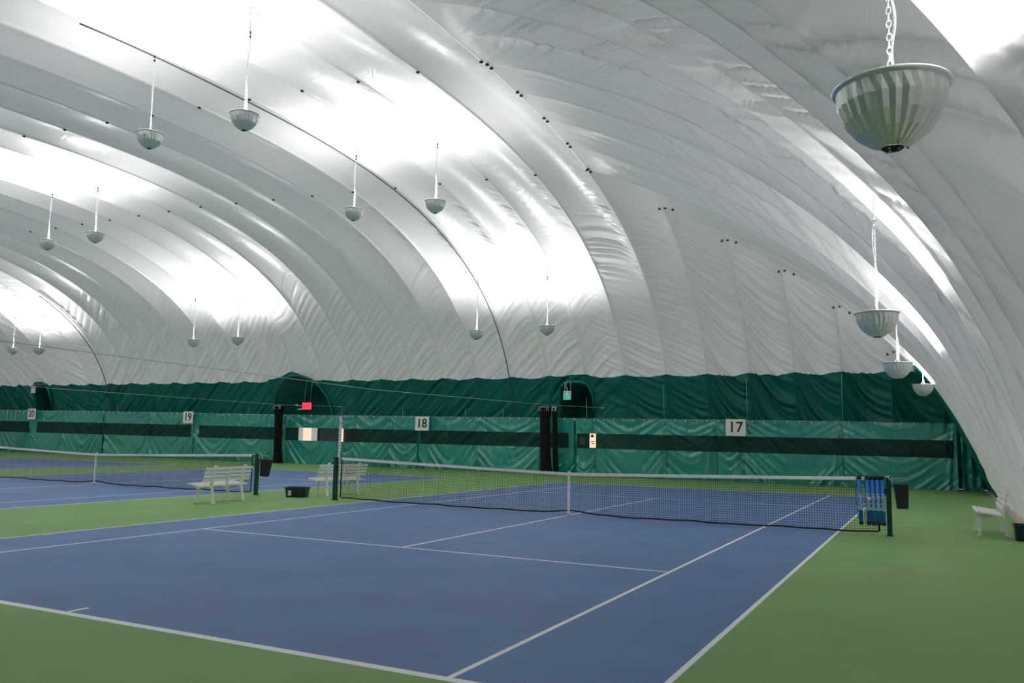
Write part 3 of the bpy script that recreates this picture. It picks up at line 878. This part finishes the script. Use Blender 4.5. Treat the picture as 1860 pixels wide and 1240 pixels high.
# ------------------------------------------------------------------ backdrop curtains
YC = 17.9
def curtain(x0, x1, top0, top1, label, anchors, seed, y0=YC, y1=None, win=True, wx=None, dark=False, gather=0.0):
    y1 = y0 if y1 is None else y1
    r = empty('backdrop_curtain', ((x0+x1)/2, (y0+y1)/2, 0), 0, label, 'curtain', 'green backdrop curtains along the far side')
    W = x1-x0
    nx = int(abs(W)/.035)+2; nz = 78
    zs = np.concatenate([np.linspace(0.012, 1.20, 36), np.linspace(1.20, 1.86, 18)[1:], np.linspace(1.86, 2.5, 22)[1:]])
    xs = np.linspace(x0, x1, nx); f = (xs-x0)/W
    Xg, Zg = np.meshgrid(xs, zs)
    zt = top0+(top1-top0)*f
    Zs = Zg/2.5*zt[None]
    an = sorted(anchors); y = np.zeros_like(Xg)
    for i in range(len(an)-1):
        a, b_ = an[i], an[i+1]
        u = np.clip((Xg-a)/(b_-a), 0, 1); m = (Xg >= a) & (Xg < b_ if i < len(an)-2 else Xg <= b_)
        D = 1.55+.3*math.sin(seed+i*2.1); D *= min(1, (b_-a)/3.4)
        U = 1-np.abs(2*u-1)**1.6
        q = Zg+D*U*(.35+.65*(1-Zg/2.7))
        edge = np.exp(-np.minimum(u, 1-u)*7)
        n = .62*vnoise(q/.26+seed*3+i*7, 71)+.38*vnoise(q/.12+seed+i*5, 73)
        am = (.030+.045*(1-Zg/2.5)**1.2)*(0.45+.55*vnoise2(Xg/1.1, Zg/.8, seed))
        q2 = (u*(b_-a))/(.10+.16*(2.6-Zg))                 # fan folds below an anchor
        q3 = ((1-u)*(b_-a))/(.10+.16*(2.6-Zg))
        fan = (vnoise(q2*3+seed, 75)*np.exp(-q2*1.1)+vnoise(q3*3+seed+3, 77)*np.exp(-q3*1.1))
        y += np.where(m, n*am*2.1+.08*fan*sstep(2.5, 2.2, Zg), 0)
    # little pleats below the hooks
    y += .016*np.sin(Xg*2*math.pi/.42+seed)*sstep(1.7, 2.5, Zg)
    y += .010*vnoise2(Xg/.12, Zg/.3, seed+9)*sstep(2.5, 2.1, Zg)
    y += .05*np.sin(Xg*.9+seed)*(1-Zg/2.5)
    if gather: y += gather*np.sin(Xg*2*math.pi/.30+.6*np.sin(Zg*2))*(.5+.5*(1-Zg/2.5))
    Yg = y0+(y1-y0)*f[None]+y
    P = np.stack([Xg-r.location.x, Yg-r.location.y, Zs], -1)
    zc = (zs[:-1]+zs[1:])/2; xc = (xs[:-1]+xs[1:])/2
    wx0, wx1 = (x0+.12, x1-.12) if wx is None else wx
    inwin = ((zc > 1.20) & (zc < 1.86))[:, None] & ((xc > wx0) & (xc < wx1))[None] if win else np.zeros((len(zc), len(xc)), bool)
    grid_obj('sheet', P, M['curtain'] if not dark else M['skirt'], r, keep=~inwin)
    if win:
        o = grid_obj('mesh_window', P, M['meshwin'], r, keep=inwin); o['label'] = 'dark see-through mesh strip'
    n = max(2, int(abs(W)/.45)); hk = MB(); hk.box((0, 0, 0), (.028, .03, .075)); h0 = None
    for i in range(n+1):
        x = x0+W*i/n-r.location.x; z = top0+(top1-top0)*i/n; yy = y0+(y1-y0)*i/n-r.location.y
        if h0 is None: h0 = ho = hk.build('hook', M['tape'], r)
        else: ho = h0.copy(); COL.objects.link(ho)
        ho.location = (x, yy-.03, z-.015)
    b = MB(); b.tube([(x0-r.location.x, y0-r.location.y, top0+.02), (x1-r.location.x, y1-r.location.y, top1+.02)], .010, 6); b.build('top_cable', M['steel'], r)
    return r
curtain(-7.28, 7.85, 2.50, 2.46, 'green backdrop curtain below sign 17, widest and nearest the right corner', [-7.28, -6.4, -3.1, -1.0, .1, 3.9, 7.85], 1)
curtain(-15.55, -7.34, 2.53, 2.50, 'green backdrop curtain with sign 18 at its left end', [-15.55, -12.2, -8.9, -7.34], 2, wx=(-15.50, -7.60))
curtain(-24.18, -15.60, 2.56, 2.53, 'green backdrop curtain left of sign 18, dark window with a light behind', [-24.18, -20.6, -19.6, -17.3, -15.60], 3, wx=(-24.1, -15.66))
curtain(-30.95, -24.2, 2.62, 2.56, 'green backdrop curtain to the right of sign 19', [-30.95, -27.9, -25.2, -24.2], 4, wx=(-30.6, -24.3))
curtain(-38.70, -31.00, 2.68, 2.62, 'green backdrop curtain with deep swags to the left of sign 19', [-38.7, -34.6, -31.0], 5, wx=(-38.66, -31.25))
curtain(-45.55, -38.75, 2.72, 2.68, 'green backdrop curtain to the right of sign 20', [-45.55, -42.5, -38.75], 6, wx=(-45.2, -38.8))
curtain(-52.5, -45.60, 2.74, 2.72, 'green backdrop curtain left of sign 20 at the picture edge', [-52.5, -49.2, -45.6], 7, wx=(-52.4, -45.9))
curtain(7.98, 8.68, 2.42, 1.95, 'short dark green curtain gathered in the right corner', [7.98, 8.68], 8, y0=17.75, y1=18.15, win=False, dark=False, gather=.07)

# vertical tie ropes on the skirt
def tie(px_x, ztop_, lab):
    b = MB(); y2 = float(Sinv(ztop_))-.05; sl = (px_x-CX)/(YC-CY)
    b.tube([(px_x, YC+.06, 2.56), (px_x+sl*(y2-YC), y2, ztop_)], .009, 5)
    tag(b.build('tie_rope', M['rope']), lab, 'rope', 'tie ropes between curtain and dome')
for x, zt in ((-3.2, 4.05), (.30, 4.30), (3.95, 4.42), (-6.75, 3.5), (-10.95, 2.95), (-13.0, 3.05), (-16.6, 3.0), (-20.4, 3.05), (-26.9, 3.15), (-37.6, 3.3)):
    tie(x, zt, 'pale vertical tie rope from the curtain top up to the green skirt')

# ------------------------------------------------------------------ number signs
for n, x, z, y in ((17, -0.10, 2.20, YC-.27), (18, -15.25, 2.20, YC-.27), (19, -31.2, 2.38, YC-.27), (20, -45.4, 2.50, YC-.27)):
    r = empty('court_sign', (x, y, z), 0, 'white square sign with black number %d %s' % (n, {17: 'above the front net', 18: 'right of the score post', 19: 'above the left net', 20: 'nearest the left picture edge'}[n]), 'sign')
    b = MB(); b.box((0, 0, 0), (.78, .02, .66)); b.box((0, .006, 0), (.80, .006, .68)); b.build('board', M['sign'], r)
    text_obj('number', str(n), .60, M['ink'], r, (0, -.012, 0.0), (math.pi/2, 0, 0), bold=.008, depth=.003)
    b = MB()
    for s in (-1, 1): b.tube([(s*.3, 0, .31), (s*.3, .03, .38), (s*.3, .27, .36)], .006, 5)
    b.build('hanger', M['steel'], r)

# ------------------------------------------------------------------ divider nets gathered at the far end and their cables
def bunch(x, y, w, d, h, label, seed):
    r = empty('divider_net', (x, y, 0), 0, label, 'net', 'black divider nets gathered at the curtain')
    b = MB(); n = 56; rnd = random.Random(seed); ph = [rnd.uniform(-.5, .5) for _ in range(n)]
    lv = [0.02, .3, .8, 1.4, 2.0, 2.5, 2.8, h]
    sc = [1.25, 1.05, .95, .9, .95, .92, 1.05, 1.15]
    vs = []
    for j, z in enumerate(lv):
        for k in range(n):
            a = 2*math.pi*k/n; rr = (1+.22*math.cos(k*math.pi*.66+ph[k]))*sc[j]
            drift = .10*(1-z/h)**2
            vs.append((w/2*rr*math.cos(a)+drift, d/2*rr*math.sin(a), z))
    fs = []
    for j in range(len(lv)-1):
        for k in range(n): fs.append((j*n+k, j*n+(k+1) % n, (j+1)*n+(k+1) % n, (j+1)*n+k))
    fs.append(tuple((len(lv)-1)*n+k for k in range(n)))
    b.add(vs, fs, 0, False); b.build('netting', M['netblack'], r)
    b = MB()
    for k in range(7): b.tube([((k/6-.5)*w, -d*.35, h+.05), ((k/6-.5)*w*1.05, -d*.5, h-.04), ((k/6-.5)*w*1.15, -d*.55, h-.16)], .010, 5)
    b.build('hooks', M['tape'], r)
bunch(-8.50, YC-.6, .44, .35, 2.98, 'wide black divider net gathered below the narrow doorway', 1)
bunch(-8.03, YC-.55, .20, .20, 2.98, 'narrow black divider net beside the wide bunch below the doorway', 2)
bunch(-24.1, YC-.6, .42, .35, 3.02, 'black divider net gathered below the wide arched exit', 3)
for x, y0, xe, ye, ze, lab in ((-8.35, -8.0, -6.1, 18.55, 3.02, 'thin divider cable running to the narrow doorway net'),
                   (-24.0, -4.0, -20.9, 18.6, 3.05, 'thin divider cable at the left running to the wide exit net')):
    b = MB(); pts = [(x+.2, y0, 3.75 if x < -20 else 3.25), (x+.1, 4, 3.20 if x < -20 else 3.02), (x, YC-.6, 3.10), (xe, ye-.1, ze)]
    b.tube(pts, .008, 5); b.box((xe-.1, ye-.1, ze), (.22, .05, .04))
    tag(b.build('divider_cable', M['rope']), lab, 'cable', 'divider net cables')

# ------------------------------------------------------------------ doorway fittings
# emergency signs
def hung_sign(x, y, z, label, face, nm='exit_sign'):
    r = empty(nm, (x, y, z), 0, label, 'sign')
    b = MB(); b.box((0, 0, 0), (.36, .09, .40)); b.build('housing', M['white'], r)
    b = MB(); b.box((0, -.048, -.07), (.31, .008, .20)); b.build('face', face, r)
    b = MB()
    b.lathe([(.0, -.02), (.018, 0), (.0, .02)], 8, c=(.02, -.056, -.015)); b.tube([(.01, -.056, -.035), (-.01, -.056, -.085)], .013, 6)
    b.tube([(-.01, -.056, -.085), (-.045, -.056, -.125), (-.055, -.056, -.155)], .008, 6); b.tube([(-.01, -.056, -.085), (.03, -.056, -.115), (.03, -.056, -.155)], .008, 6)
    b.tube([(.0, -.056, -.04), (.04, -.056, -.065)], .007, 6); b.box((.07, -.056, -.075), (.05, .004, .15))
    b.build('running_figure', M['white'], r)
    for s in (-1, 1):
        b = MB(); b.lathe([(.03, 0), (.045, .03), (.045, .04)], 12, c=(s*.09, -.03, .10)); b.build('lamp_head', M['grey'], r)
    b = MB(); b.tube([(-.13, 0, .2), (-.13, 0, .62)], .008, 5); b.tube([(.16, 0, .2), (.16, 0, .62)], .008, 5)
    b.tube([(0, 0, .2), (.0, 0, .26), (-.06, .02, .38), (-.09, 0, .50), (-.03, 0, .62), (.05, 0, .62)], .012, 6)
    b.build('hanging_cord', M['white'], r)
hung_sign(-7.80, 18.20, 3.57, 'white and green emergency exit sign hanging in the narrow doorway', M['exitgreen'])
hung_sign(-46.30, 18.20, 4.10, 'white emergency light hanging in the far left doorway', M['white'], 'emergency_light')
r = empty('exit_sign', (-23.2, 18.45, 3.08), 0, 'glowing red exit sign in the wide arched opening', 'sign')
b = MB(); b.box((0, 0, 0), (.58, .05, .36)); b.build('housing', M['exitred'], r)
b2 = MB(); b2.tube([(-.2, 0, .17), (-.2, .15, 1.62)], .008, 5); b2.tube([(.2, 0, .17), (.2, .15, 1.56)], .008, 5); b2.build('hanging_cord', M['rope'], r)
text_obj('lettering', 'EXIT', .24, M['ink'], r, (0, -.03, 0), (math.pi/2, 0, 0), depth=.003)
b = MB(); b.tube([(-.75, -.05, .02), (-.3, -.02, -.01)], .012, 5); b.lathe([(0, -.05), (.05, 0), (0, .05)], 10, c=(-.65, -.05, .06)); b.box((-.45, 0, -.17), (.35, .03, .05)); b.build('lamp_arm', M['white'], r)

# door seen through the mesh window: glazed vestibule front
r = empty('glazed_vestibule', (-21.9, 18.50, 0), 0, 'glazed door front behind the dark curtain window, with a warm light in it', 'door')
b = MB()
for x in (-1.9, -.45, .95, 2.3): b.box((x, 0, 1.1), (.10, .08, 2.2))
b.box((.2, 0, 2.22), (4.3, .08, .10)); b.box((.2, 0, .3), (4.3, .06, .6)); b.build('frame', M['doordark'], r)
b = MB(); b.box((-1.17, .02, 1.38), (1.32, .02, 1.55)); b.build('dim_pane', M['doorcool'], r)
b = MB(); b.box((-1.22, -.03, 1.38), (.50, .02, 1.5)); b.build('lit_pane', M['warmglow'], r)
b = MB(); b.box((.25, .02, 1.38), (1.28, .02, 1.5)); b.build('grey_pane', M['grey'], r)
b = MB(); b.box((1.62, .02, 1.38), (1.25, .02, 1.5)); b.build('dark_pane', M['doordark'], r)
b = MB(); b.box((1.15, -.04, 1.38), (.16, .02, 1.4)); b.build('lit_strip', M['warmglow'], r)

r = empty('wall_notice', (-6.60, 18.35, 1.55), 0, 'tan paper notice seen behind the dark curtain window right of the doorway', 'notice')
b = MB(); b.box((0, 0, 0), (.30, .01, .64)); b.build('paper', M['warmglow'], r)  # emission put into the paper so it shows lit through the dark mesh
b = MB(); b.box((-.02, -.008, .20), (.14, .004, .12)); b.box((0, -.008, -.05), (.18, .004, .03)); b.box((.02, -.008, -.14), (.14, .004, .03)); b.build('print', M['grey'], r)
b = MB(); b.box((0, 0, 0), (.22, .08, .34)); b.box((0, -.045, .02), (.16, .01, .22))
tag(b.build('grey_panel', M['grey'], loc=(-7.12, 18.37, 1.53)), 'small grey box behind the dark curtain window left of the notice', 'box')
